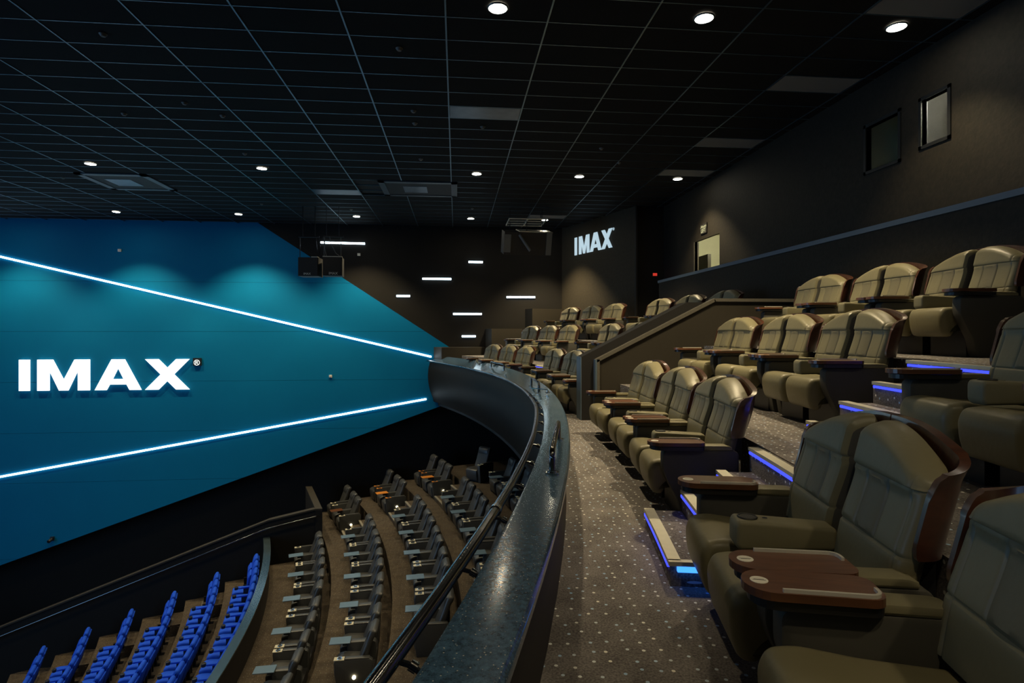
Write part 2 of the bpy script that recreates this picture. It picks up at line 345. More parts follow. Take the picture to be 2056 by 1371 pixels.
def strip(name,x0,z0,x1,z1,w,label,cat,grp=None,ext=0):
    d=Vector((x1-x0,z1-z0)); L_=d.length; d.normalize(); nn=Vector((-d.y,d.x))
    t=thing(name,label,cat,((x0+x1)/2,WY,(z0+z1)/2),0,grp)
    c=Vector(((x0+x1)/2,(z0+z1)/2))
    q=[Vector((x0,z0))+nn*w,Vector((x0,z0))-nn*w,Vector((x1,z1))-nn*w,Vector((x1,z1))+nn*w]
    q=[p-c for p in q]
    MB().prism([p*1.0 for p in q],lambda p:(p[0],-.035,p[1]),lambda p:(p[0],-.015,p[1])).build('light_tube','neon',t)
    MB().prism([p*1.0 for p in q],lambda p:(p[0],-.015,p[1]),lambda p:(p[0],-.001,p[1])).build('holder','black_plastic',t)
    return t
strip('neon_line',-22,4.04,-.99,-.97,.033,'upper long glowing white line slanting down across the blue wall','light strip','long glowing lines on the blue wall')
strip('neon_line',-22,-6.24,-1.19,-2.64,.033,'lower long glowing white line slanting up across the blue wall','light strip','long glowing lines on the blue wall')
bars=[(-5.26,3.49,-3.57,3.47,'beside the hanging twin speakers, highest and longest'),(.48,2.80,1.04,2.80,'high short one, left of the tilted speakers'),(-1.34,2.115,-.21,2.115,'long one at second height, above the slanting blue edge'),(-2.35,1.43,-1.83,1.43,'short one nearest the slanting blue edge'),(2.0,1.41,3.15,1.41,'furthest right, by the room corner'),(-.13,.73,1.0,.73,'long one second from the bottom'),(.21,-.16,.76,-.16,'lowest short one above the far seats')]
for a in bars: strip('light_bar',a[0],a[1],a[2],a[3],.036,'glowing white bar on black wall, '+a[4],'light strip','short glowing bars on the black wall')
# letters
def letters(name,place,W_,H_,xs,mt,depth,parent,label):
    # polygons in unit coordinates, bold wide capitals
    def emit(ch,x0,x1):
        w=x1-x0
        if ch=='I': pl=[[(0,0),(1,0),(1,1),(0,1)]]
        elif ch=='M':
            pl=[[(0,0),(0,1),(.29,1),(.5,.34),(.71,1),(1,1),(1,0),(.775,0),(.775,.66),(.585,0),(.415,0),(.225,.66),(.225,0)]]
        elif ch=='A': pl=[[(0,0),(.25,0),(.36,.30),(.50,.72),(.50,1),(.36,1)],[(1,0),(.64,1),(.50,1),(.50,.72),(.64,.30),(.75,0)],[(.27,.18),(.73,.18),(.66,.36),(.34,.36)]]
        else: pl=[[(0,1),(.30,1),(1,0),(.70,0)],[(1,1),(.70,1),(0,0),(.30,0)]]
        mb=MB()
        for k,q in enumerate(pl):
            e=.0015*k
            mb.prism([(x0+w*a,b_) for a,b_ in q],lambda p:place(p[0]*W_,p[1]*H_,depth+e),lambda p:place(p[0]*W_,p[1]*H_,.0))
        return mb
    for ch,(a,b_) in zip('IMAX',xs): emit(ch,a,b_).build('letter',mt,parent)
t=thing('wall_sign','giant glowing white IMAX letters mounted on the blue wall','sign',(-13.1,WY,-2.17))
letters('s',lambda x,z,d:(x-3.0,-.02-d,z),6.0,1.155,[(0,.060),(.105,.408),(.438,.712),(.735,1.0)],'letter_white',.06,t,'')
q=MB().box(3.13,3.42,-.07,-.0,.90,1.19); q.build('mark_plate','partition_black',t,label='small dark square plate with the R mark')
def text(body,size,loc,rot,mt,name,parent,ext=.004,ax='CENTER'):
    c=bpy.data.curves.new(name,'FONT'); c.body=body; c.size=size; c.align_x=ax; c.align_y='CENTER'; c.extrude=ext; c.resolution_u=3
    o=bpy.data.objects.new(name,c); COL.objects.link(o); bpy.context.view_layer.update()
    dg=bpy.context.evaluated_depsgraph_get(); me=bpy.data.meshes.new_from_object(o.evaluated_get(dg)); me.materials.clear(); me.materials.append(M[mt])
    COL.objects.unlink(o); bpy.data.objects.remove(o)
    r_=obj(name,me,parent); r_.location=loc; r_.rotation_euler=rot; return r_
text('\u00ae',.30,(3.275,-.078,1.0),(pi/2,0,0),'letter_white','registered_mark',t)
# small wall boxes
for x,z,l,mt in ((-12.62,3.08,'small white sensor box high on the blue wall','sticker'),(-3.8,3.04,'small white square box below the top glowing bar','sticker'),(-4.88,-1.71,'small cream socket box in the middle of the blue wall','sticker')):
    o=MB().box(-.055,.055,-.05,0,-.05,.05).box(-.03,.03,-.06,-.05,-.03,.03).build('wall_box',mt,None,loc=(x,WY,z)); o['label']=l; o['category']='wall box'
t=thing('wall_camera','small black device low on the blue wall near the dark edge','camera',(-14.98,WY,-7.69)); MB().box(-.06,.06,-.06,0,-.06,.08).build('mount','black_plastic',t); MB().tube([(0,-.06,0),(-.02,-.2,-.05)],.06,12).build('head','black_plastic',t)

# --- side walls at right
AX,AY=4.25,22.9; AD=Vector((.357,-.934)); AN=Vector((.934,.357))
def AW(t,z,d=0): p=Vector((AX,AY))+AD*t-AN*d; return (p.x,p.y,z)
mb=MB(); mb.prism([(0,-2.5),(4.63,-2.5),(4.63,HC+.1),(0,HC+.1)],lambda p:AW(p[0],p[1]),lambda p:AW(p[0],p[1],-.25)); struct('wall_back',mb,'wall_angled','dark angled wall at the far corner')
struct('trim_1',MB().box(5.9,5.95,18.45,18.65,-2,HC),'partition_black','dark end of the angled wall')
t=thing('wall_sign','smaller pale blue IMAX letters on the dark angled wall','sign',AW(2.2,2.99)); t.rotation_euler=(0,0,math.atan2(AD.y,AD.x))
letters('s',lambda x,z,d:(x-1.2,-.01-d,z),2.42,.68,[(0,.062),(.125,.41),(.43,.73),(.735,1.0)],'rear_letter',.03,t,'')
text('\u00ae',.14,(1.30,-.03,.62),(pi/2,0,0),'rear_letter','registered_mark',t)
# right wall with door and windows cut
DY0,DY1,DZ0,DZ1=14.5,16.07,.36,2.62
WYa,WYb,WZa,WZb=7.44,7.90,2.77,3.44
w2=(8.35,9.06,2.71,3.45)
mb=MB()
ys=sorted([-6,WYa,WYb,w2[0],w2[1],DY0,DY1,WY+.3]); zz=sorted([-.6,DZ0,WZa,WZb,w2[2],w2[3],DZ1,HC+.1])
for y0,y1 in zip(ys,ys[1:]):
    z=-.6
    holes=[]
    if y0>=DY0 and y1<=DY1: holes=[(DZ0,DZ1)]
    if y0>=WYa and y1<=WYb: holes=[(WZa,WZb)]
    if y0>=w2[0] and y1<=w2[1]: holes=[(w2[2],w2[3])]
    for a,b_ in holes: mb.box(XR,XR+.08,y0,y1,z,a); z=b_
    mb.box(XR,XR+.08,y0,y1,z,HC+.1)
struct('wall_right',mb,'wall_side_lower','dark textured rear wall behind the top row')
struct('wall_back_return',MB().box(5.9,XR+.08,18.6,18.75,-.6,HC),'wall_black').name='wall_corner'
# lift lobby
lb=MB().box(8.6,8.7,13,18,.3,3.2).box(XR+.08,8.7,17.6,17.7,.3,3.2).box(XR+.08,8.7,13,13.1,.3,3.2).box(XR+.08,8.7,13,17.7,3.1,3.2).box(XR+.08,8.7,13,17.7,.26,.36)
struct('wall_lobby',lb,'plaster_lit','bright plastered lobby seen through the doorway')
struct('door_1',MB().box(8.5,8.6,17.75-1.05,17.5,.36,2.38).box(XR+.45,XR+.55,16.2,17.0,.36,2.30).box(XR+.02,XR+.12,DY0-.07,DY0,DZ0,DZ1).box(XR-.01,XR+.12,DY1,DY1+.07,DZ0,DZ1),'door_dark','dark lift door in the bright lobby')
l=bpy.data.lights.new('lobby_lamp','POINT'); l.energy=60; l.color=(1,.93,.65); l.shadow_soft_size=.2; o=bpy.data.objects.new('lobby_lamp',l); o.location=(7.8,15.6,2.8); COL.objects.link(o)
t=thing('lift_sign','small black sign reading LIFT above the bright doorway','sign',(XR-.02,15.42,2.9)); MB().box(-.01,.01,-.20,.20,-.14,.14).build('sign_board','partition_black',t)
text('LIFT',.17,(-.015,0,-.06),(pi/2,0,-pi/2),'sign_yellow','lettering',t,.002)
text('\uFEAA\uFECC\uFEBC\uFEE3',.15,(-.015,0,.075),(pi/2,0,-pi/2),'sign_yellow','lettering',t,.002)
t=thing('exit_sign','tiny glowing red exit sign in the dark corner opening','sign',(XR-.3,18.59,1.93)); MB().box(-.07,.07,-.02,0,-.045,.045).build('face','exit_red',t); MB().box(-.08,.08,0,.02,-.055,.055).build('housing','black_plastic',t)
# projection room window
pr=MB().box(7.75,7.8,6.4,9.3,2.2,3.9).box(XR+.08,7.8,9.2,9.3,2.2,3.9).box(XR+.08,7.8,6.4,6.5,2.2,3.9).box(XR+.08,7.8,6.4,9.3,2.15,2.2).box(XR+.08,7.8,6.4,9.3,3.85,3.9)
struct('wall_projection_room',pr,'plaster_lit')
l=bpy.data.lights.new('booth_lamp','POINT'); l.energy=110; l.color=(1,.96,.85); l.shadow_soft_size=.1; o=bpy.data.objects.new('booth_lamp',l); o.location=(7.4,7.3,3.6); COL.objects.link(o)
m,nt,b=nodes('window_glass'); setin(b,Base_Color=(.9,.95,.95,1),Roughness=.02,Transmission_Weight=1.0,IOR=1.1)
def window(nm,y0,y1,z0,z1,lab):
    f=MB()
    for a in ((y0-.05,y0,z0-.05,z1+.05),(y1,y1+.05,z0-.05,z1+.05),(y0-.05,y1+.05,z0-.05,z0),(y0-.05,y1+.05,z1,z1+.05)): f.box(XR-.02,XR+.09,a[0],a[1],a[2],a[3])
    o=struct(nm,f,'frame_dark',lab); MB().box(XR+.03,XR+.04,y0,y1,z0,z1).build('pane','window_glass',o)
window('window_1',WYa,WYb,WZa,WZb,'small lit projection window high in the dark wall')
window('window_2',w2[0],w2[1],w2[2],w2[3],'unlit projection window beside the lit one')
MB().box(7.0,7.74,8.2,8.3,2.2,3.85).build('wall_booth_partition','wall_black',None,kind='structure')
t=thing('projector_stand','dark slanting easel behind the lit projection window','equipment',(7.45,7.62,2.2)); MB().tube([(0,0,0),(.05,.09,1.35)],.03,8).build('post','black_metal',t); MB().tube([(0,.12,0),(.05,.09,1.35)],.02,8).build('brace','black_metal',t)
# corridor parapet with ledge behind top row
XP=6.14
struct('wall_rear_parapet',MB().box(XP,XP+.12,-6,16.95,-.6,1.50),'wall_side_lower','low wall behind the top row')
struct('trim_2',MB().box(XP-.02,XP+.22,-6,17.0,1.50,1.575),'blue_lit_edge','long blue-lit ledge on the low rear wall')
struct('floor_corridor',MB().box(XP+.12,XR,-6,18.6,.26,.36),'carpet')

# ================================================================== balcony floors and tiers
CUT=20.6
struct('floor',MB().sector(32.16,33.80,-26,21.2,-1.62,-1.5,44),'carpet','speckled carpet of the balcony walkway')
SX,SY=-28.745,9.358
centre(SX,SY)
struct('floor_tier_low',MB().sector(31.52,33.1,-28,23.3,-2.4,-.885,44),'carpet','first raised balcony tier')
struct('floor_tier_high',MB().sector(33.0,35.2,-28,22.0,-2.4,-.235,44),'carpet','upper balcony tier')
centre(-30.6,11.14)
# far end blocks of each tier
for n,(r0,r1,t0,zb,zt,l) in enumerate(((31.95,33.8,19.96,-1.5,-.585,'lowest dark end block at the far end of the counter'),(33.87,35.2,19.31,-.9,.14,'middle dark end block behind the first far row'),(35.37,37.2,18.4,-.27,.93,'highest dark end block by the angled wall'))):
    struct('trim_%d'%(n+3),MB().sector(r0,r1,t0,t0+5,zb,zt,4),'partition_brown',l)
# steps (aisle between second and third pair), each a step with metal nosing and led strips
def step(r0,r1,t0,t1,z0,z1,lab,side=True,nosing=True):
    t=thing('carpeted_step',lab,'step',P((r0+r1)/2,(t0+t1)/2,z0)); base=Vector(t.location)
    mb=MB().sector(r0+.012,r1,t0,t1,z0,z1-.012,2); mb.v=[tuple(Vector(v)-base) for v in mb.v]; mb.build('tread','carpet_step',t)
    a=MB().sector(r0,r0+.075,t0,t1,z1-.022,z1+.004,2); a.v=[tuple(Vector(v)-base) for v in a.v]; a.build('nosing','alu',t)
    l_=MB().sector(r0-.002,r0+.014,t0+.04,t1-.04,z1-.046,z1-.027,3); l_.v=[tuple(Vector(v)-base) for v in l_.v]; l_.build('led_strip','blue_led',t)
    if side:
        a=MB().sector(r0,r1,t0-.05,t0+.03,z1-.022,z1+.004,2); a.v=[tuple(Vector(v)-base) for v in a.v]; a.build('side_nosing','alu',t)
        a=MB().sector(r0+.05,r1,t0-.055,t0+.01,z1-.056,z1-.024,2); a.v=[tuple(Vector(v)-base) for v in a.v]; a.build('side_led','cyan_led',t)
    return t
centre(SX,SY)
step(30.60,30.88,-11.45,-9.57,-1.5,-1.35,'lowest carpeted step on the walkway with blue led edging')
step(30.87,31.15,-11.5,-9.6,-1.5,-1.20,'second carpeted step up from the walkway beside the near tray',False)
step(31.14,31.42,-11.5,-9.55,-1.5,-1.05,'third carpeted step up from the walkway',False)
step(31.40,31.9,-11.5,-9.45,-1.5,-.883,'top carpeted step meeting the first raised tier',False)
step(31.96,32.22,-10.2,-8.9,-.885,-.72,'lower step between the two raised tiers',False)
step(32.22,32.48,-10.2,-8.9,-.885,-.56,'second step between the two raised tiers, behind the single tray',False)
step(32.48,32.76,-10.2,-8.9,-.885,-.40,'third step between the two raised tiers',False)
step(32.80,33.2,-10.7,-8.74,-.885,-.232,'top step with long blue glowing edge at the upper tier',False)
for k,(r0,z) in enumerate(((30.6,-1.35),(30.87,-1.2),(31.14,-1.05),(31.4,-.883))): step(r0,r0+.3,9.2,10.8,-1.5,z,'carpeted aisle step %s between the far seat blocks'%('one','two','three','four')[k],False)
centre(-30.6,11.14)

# ================================================================== balcony front: fascia, counter, rail, handles
TAB=[(-8,31.95,-.94),(5.0,31.95,-.94),(7.2,31.93,-.95),(8.6,31.88,-.98),(11.,31.82,-1.03),(14,31.78,-1.08),(17,31.76,-1.12),(20,31.75,-1.14),(23.5,31.75,-1.13)]
def edge(y):
    r,z=lerp(TAB,y); return r,z
def yth(y,r=32.0): return math.degrees(math.asin((y-CY)/r))
YS=[-7+i*.3 for i in range(100)]; YS=[y for y in YS if y<22.85]+[22.89]
R_IN=32.19
mb=MB(); vs=[];fs=[]
for y in YS:
    ro,zo=edge(y); t=yth(y)
    prof=[(ro,zo-.045),(ro-.006,zo-.02),(ro,zo-.004),(ro+.02,zo),(R_IN-.012,-.94),(R_IN,-.952),(R_IN+.004,-.975),(R_IN,-1.0),(R_IN-.03,-1.0)]
    vs+=[P(r_,t,z_) for r_,z_ in prof]
N=9
for k in range(len(YS)-1):
    for i in range(N): j=(i+1)%N; fs.append((k*N+i,(k+1)*N+i,(k+1)*N+j,k*N+j))
fs+=[tuple(range(N)),tuple(range((len(YS)-1)*N,len(YS)*N))[::-1]]
mb.add(vs,fs,0,True)
ct=mb.build('counter_top','granite',None); ct['label']='curved dark polished stone counter top along the balcony front'; ct['category']='counter'
fr=obj('balcony_front',None,None,tuple(P(31.9,0,-1.5)),None,label='dark curved balcony front wall under the counter',kind='structure'); fb=Vector(fr.location)
def sweep(profn,mt,name,closed=True,par=fr,base=fb,smooth=True):
    vs=[];fs=[];N=None
    for y in YS:
        pr_=profn(y); N=len(pr_); t=yth(y); vs+=[P(r_,t,z_)-base for r_,z_ in pr_]
    for k in range(len(YS)-1):
        for i in range(N if closed else N-1): j=(i+1)%N; fs.append((k*N+i,(k+1)*N+i,(k+1)*N+j,k*N+j))
    if closed: fs+=[tuple(range(N)),tuple(range((len(YS)-1)*N,len(YS)*N))[::-1]]
    return MB().add(vs,fs,0,smooth).build(name,mt,par)
sweep(lambda y:[(edge(y)[0]+.03,edge(y)[1]-.046),(R_IN-.035,-1.0),(R_IN-.03,-1.7),(31.9,-1.7)],'partition_brown','inner_wall',smooth=False)
def fas(y):
    ro,zo=edge(y); q=[(ro+.035,zo-.03)]
    for k in range(13):
        u=k/12; z=zo-.10-u*1.50; q.append((ro+.01-.085*sin(pi*min(1,u*1.12))**.8*(1 if u<.9 else .6)+.17*u**2.2,z))
    q+=[(ro+.21,zo-1.62),(ro+.15,zo-.3),(ro+.08,zo-.1)]
    return q
sweep(fas,'black_paint','fascia')
struct('ceiling_balcony_underside',MB().sector(32.1,38,-26,21.5,-2.9,-2.75,40),'partition_black')
# rail
rail=thing('guard_rail','long curved steel guard rail tube outside the stone counter','rail',tuple(P(31.86,0,-.94))); rb=Vector(rail.location)
def railp(y,dz=0):
    ro,zo=edge(y); return P(ro-.085,yth(y),zo+.012+dz)-rb
MB().tube([railp(y) for y in YS],.026,14).build('tube','rail_metal',rail)
for y in [-5.2+.62*k for k in range(46)]:
    if y>22.6: break
    ro,zo=edge(y); t=yth(y)
    b_=MB().tube([P(ro-.085,t,zo+.005)-rb,P(ro-.03,t,zo-.005)-rb,P(ro+.04,t,zo-.055)-rb],.009,8).tube([P(ro-.035,t,zo-.002)-rb,P(ro-.015,t,zo-.012)-rb],.017,10); b_.build('bracket','chrome',rail)
for y in (2.95,8.4,13.9): MB().tube([railp(y-.02),railp(y+.02)],.031,14).build('joint_ring','chrome',rail)
# grab handles on the counter
for n,(y0,y1,l) in enumerate(((3.78,4.95,'steel grab handle on the counter nearest the viewer'),(9.1,10.45,'steel grab handle in the middle of the counter'),(14.5,16.2,'steel grab handle at the far part of the counter'))):
    rr=32.09; a=P(rr,yth(y0,rr),-.94); c=P(rr,yth(y1,rr),-.94); 
    if n: a=P(31.98,yth(y0,31.98),-.97); c=P(31.98,yth(y1,31.98),-.99)
    t=thing('grab_handle',l,'handle',tuple(a),0,'steel grab handles on the stone counter'); d=c-a; h=.155; q=[]
    u=d.normalized(); L_=d.length; up=Vector((0,0,1)); q.append(Vector((0,0,.0))); q.append(up*(h-.05))
    for k in range(1,6): an=pi/2*k/6; q.append(up*(h-.05+.05*sin(an))+u*(.05*(1-cos(an))))
    for k in range(0,7): an=pi/2*k/6; q.append(up*(h-.05+.05*cos(an))+u*(L_-.05+.05*sin(an)))
    q.append(Vector(d))
    MB().tube(q,.021,14).build('tube','rail_metal',t)
    for e,p in enumerate((Vector((0,0,0)),d)):
        f=MB().cyl(p.x,p.y,p.z,p.z+.01,.05,20).cyl(p.x,p.y,p.z+.01,p.z+.018,.032,20); f.build('base_plate','chrome',t)
p=P(32.09,yth(8.75,32.09),-.94)
t=thing('cable_clip','small chrome fitting with a thin bent rod on the counter','fitting',tuple(p)); MB().cyl(0,0,0,.02,.035,16).tube([(0,0,.02),(0,0,.05)],.016,10).build('base','chrome',t); MB().tube([(0,0,.05),(-.1,.25,.045),(-.17,.55,.02)],.008,8).build('rod','chrome',t)

# ================================================================== vomitory walls between the two seat blocks
def rwall(y0,y1,pts,name,mt,lab):
    t=obj(name,None,None,(2.3,y0,-1.5),None,kind='structure',label=lab); b0=Vector(t.location)
    MB().prism(pts,lambda p:Vector((p[0],y0,p[1]))-b0,lambda p:Vector((p[0],y1,p[1]))-b0).build('wall_body',mt,t)
    return t,b0
def bar(t,b0,p,q,w,y0,y1,mt,name):
    a=Vector(p);c=Vector(q);d=(c-a).normalized();n_=Vector((-d.y,d.x)); poly=[a,c,c-n_*w,a-n_*w]
    MB().prism(poly,lambda s_:Vector((s_[0],y0,s_[1]))-b0,lambda s_:Vector((s_[0],y1,s_[1]))-b0).build(name,mt,t)
t,b0=rwall(9.53,9.60,[(2.36,-1.5),(2.36,-.475),(4.43,.56),(6.14,.56),(6.14,-1.6),(4.4,-2.2)],'wall_stair_near','partition_brown','brown sloping partition between the two seat blocks with stone trim')
bar(t,b0,(2.34,-.46),(4.43,.585),.055,9.49,9.62,'stone_edge','top_trim'); bar(t,b0,(4.43,.585),(6.14,.585),.055,9.49,9.62,'stone_edge','top_trim'); bar(t,b0,(2.41,-1.5),(2.41,-.46),-.05,9.49,9.53,'stone_edge','post_trim'); bar(t,b0,(2.36,-1.5),(2.36,-.46),-.03,9.48,9.6,'blue_lit_edge','post_lit_edge')
t,b0=rwall(9.60,9.95,[(2.12,-1.5),(2.12,-.42),(3.98,.52),(6.14,.52),(6.14,-1.6),(4.4,-2.2)],'wall_stair_far','partition_black','black sloping core of the partition between the two seat blocks')
bar(t,b0,(2.12,-1.5),(2.12,-.42),-.012,9.60,9.945,'blue_lit_edge','post_lit_edge')  # blue strips on both posts: light on their edges, painted as colour

# ================================================================== balcony twin recliner seats
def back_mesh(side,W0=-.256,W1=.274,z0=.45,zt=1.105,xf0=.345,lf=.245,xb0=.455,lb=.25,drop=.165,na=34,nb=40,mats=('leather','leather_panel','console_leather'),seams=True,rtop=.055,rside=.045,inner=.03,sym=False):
    As=sorted(set([i/na for i in range(na+1)]+([.245,.26,.275,.565,.58,.595,.865,.88,.895] if seams else [])))
    Bs=sorted(set([i/nb for i in range(nb+1)]+([.305,.32,.335,.685,.70,.715] if seams else [])))
    def H(a):
        if sym:
            u=abs(a-.5)*2; return zt-drop*u**3
        h=zt
        if a<.1: h-=.045*(1-math.sqrt(max(0,1-((.1-a)/.1)**2)))
        if a>.12: h-=drop*((a-.12)/.88)**1.75
        return h
    Wd_=W1-W0
    def roll(d,R): return 0 if d>=R else R*(1-math.sqrt(max(0,1-(1-d/R)**2)))
    F=[];B=[]
    for b_ in Bs:
        for a in As:
            h=H(a); y=W0+a*Wd_
            z=z0+b_*(h-z0) if not seams else (z0+b_/.70*(.905-z0) if b_<=.70 else .905+(b_-.70)/.30*(h-.905))
            k=z-z0; xf=xf0+lf*k; xb=xb0+lb*k
            xf-=.030*sin(pi*min(1,b_/.62))**2*.4+.022*sm(.64,.74,b_)*(1-sm(.93,1,b_))
            if seams:
                g=0
                for sb in (.32,.70): g=max(g,math.exp(-((b_-sb)/.010)**2))
                if .32<b_<.70:
                    for sa in (.26,.58): g=max(g,math.exp(-((a-sa)/.011)**2))
                g=max(g,math.exp(-((a-.88)/.011)**2))
                xf+=.0075*g
                if .34<b_<.68 and .26<a<.58: xf-=.008*sin(pi*(a-.26)/.32)
                elif .34<b_<.68 and a<.26: xf-=.006*sin(pi*a/.26)
            f_=roll(h-z,rtop)+roll((1-a)*Wd_,(rside+.045*sm(.6,.78,b_)) if not sym else inner)+roll(a*Wd_,inner)+roll(z-z0,.03)
            g_=roll(h-z,.012)+roll((1-a)*Wd_,.095 if seams else .05)+roll(a*Wd_,.02)
            xf=min(xf+f_,xb-.02); xb=max(xb-g_,xf+.015)
            F.append((xf,y,z)); B.append((xb,y,z))
    na_=len(As); nb_=len(Bs); mb=MB(); o=len(F); vs=F+B; fs=[];mi=[]
    for j in range(nb_-1):
        for i in range(na_-1):
            a=(As[i]+As[i+1])/2; b_=(Bs[j]+Bs[j+1])/2
            k=j*na_+i; fs.append((k,k+na_,k+na_+1,k+1)); mi.append(1 if (seams and .26<a<.58 and .32<b_<.70) else 0)
            k+=o; fs.append((k,k+1,k+na_+1,k+na_)); mi.append(0)
    IN=[]
    for i in range(na_-1):
        fs.append((i,i+1,o+i+1,o+i)); k=(nb_-1)*na_+i; fs.append((k,o+k,o+k+1,k+1)); mi+=[0,0]
    for j in range(nb_-1):
        k=j*na_; fs.append((k,o+k,o+k+na_,k+na_)); IN.append(len(fs)-1); k+=na_-1; fs.append((k,k+na_,o+k+na_,o+k)); mi+=[0,0]
    for i_ in IN: mi[i_]=2 if seams else 0  # inner sides use the dark leather: shade of the gap painted in
    mb.add(vs,fs,0,True); mb.mi=mi
    if side<0: mb=mb.mirrored()
    return mb.mesh('backrest',list(mats))
def shell_mesh(side):
    z0=.665; pth=[]
    for k in range(9): pth.append((0,-.305+.49*k/8,'r'))
    for k in range(1,10): an=pi/2*k/9; pth.append((-.10*(1-cos(an)),.185+.105*sin(an),'c'))
    for k in range(1,9): pth.append((-.10-.035*k/8,.29,'w'))
    nz=14; outer=[];inn=[]
    n=len(pth); nr=[]
    for i in range(n):
        a=Vector(pth[max(i-1,0)][:2]);c=Vector(pth[min(i+1,n-1)][:2]); d=(c-a).normalized(); nr.append(Vector((d.y,-d.x)))
    for i in range(n):
        x,y,k=pth[i]; a=(y+.305)/.595; h=1.118-.115*max(0,(min(a,1)-.12)/.88)**1.8
        if k=='c': h-=.020*((i-8)/9)
        zb=z0
        if k=='w': f=(i-17)/8; h=.978-.028*f-.045*max(0,(f-.5)/.5)**2; zb=z0+.055*max(0,(f-.4)/.6)**2
        if k=='r': zb=z0+.0
        T=.034 if k=='r' else .024
        for j in range(nz+1):
            z=zb+(h-zb)*j/nz; flare=.010*sm(.86,1,j/nz)
            xs=.475+.25*(z-.45); bow=(.018 if k=='r' else 0)*sin(pi*j/nz)
            px=xs+x+.012+bow; py=y
            o_=Vector((px,py))+nr[i]*(T/2+flare); q=Vector((px,py))-nr[i]*(T/2)
            outer.append((o_.x,o_.y,z)); inn.append((q.x,q.y,z))
    m_=nz+1; o=len(outer); fs=[]
    for i in range(n-1):
        for j in range(nz): k=i*m_+j; fs.append((k,k+m_,k+m_+1,k+1)); k+=o; fs.append((k,k+1,k+m_+1,k+m_))
        k=i*m_+nz; fs.append((k,k+m_,o+k+m_,o+k)); k=i*m_; fs.append((k,o+k,o+k+m_,k+m_))
    for j in range(nz): fs.append((j,j+1,o+j+1,o+j)); k=(n-1)*m_+j; fs.append((k,o+k,o+k+1,k+1))
    mb=MB().add(outer+inn,fs,0,True)
    if side<0: mb=mb.mirrored()
    return mb.mesh('shell','shell_wood')
def rnd(pts,r=.03,n=3):
    out=[]; N=len(pts)
    for i in range(N):
        a=Vector(pts[i-1]);p=Vector(pts[i]);c=Vector(pts[(i+1)%N]); u=(a-p);v=(c-p); rr=min(r,u.length*.45,v.length*.45); u.normalize();v.normalize()
        for k in range(n+1):
            t=k/n; q=(p+u*rr)*(1-t)**2+p*2*t*(1-t)+(p+v*rr)*t**2; out.append((q.x,q.y))
    return out
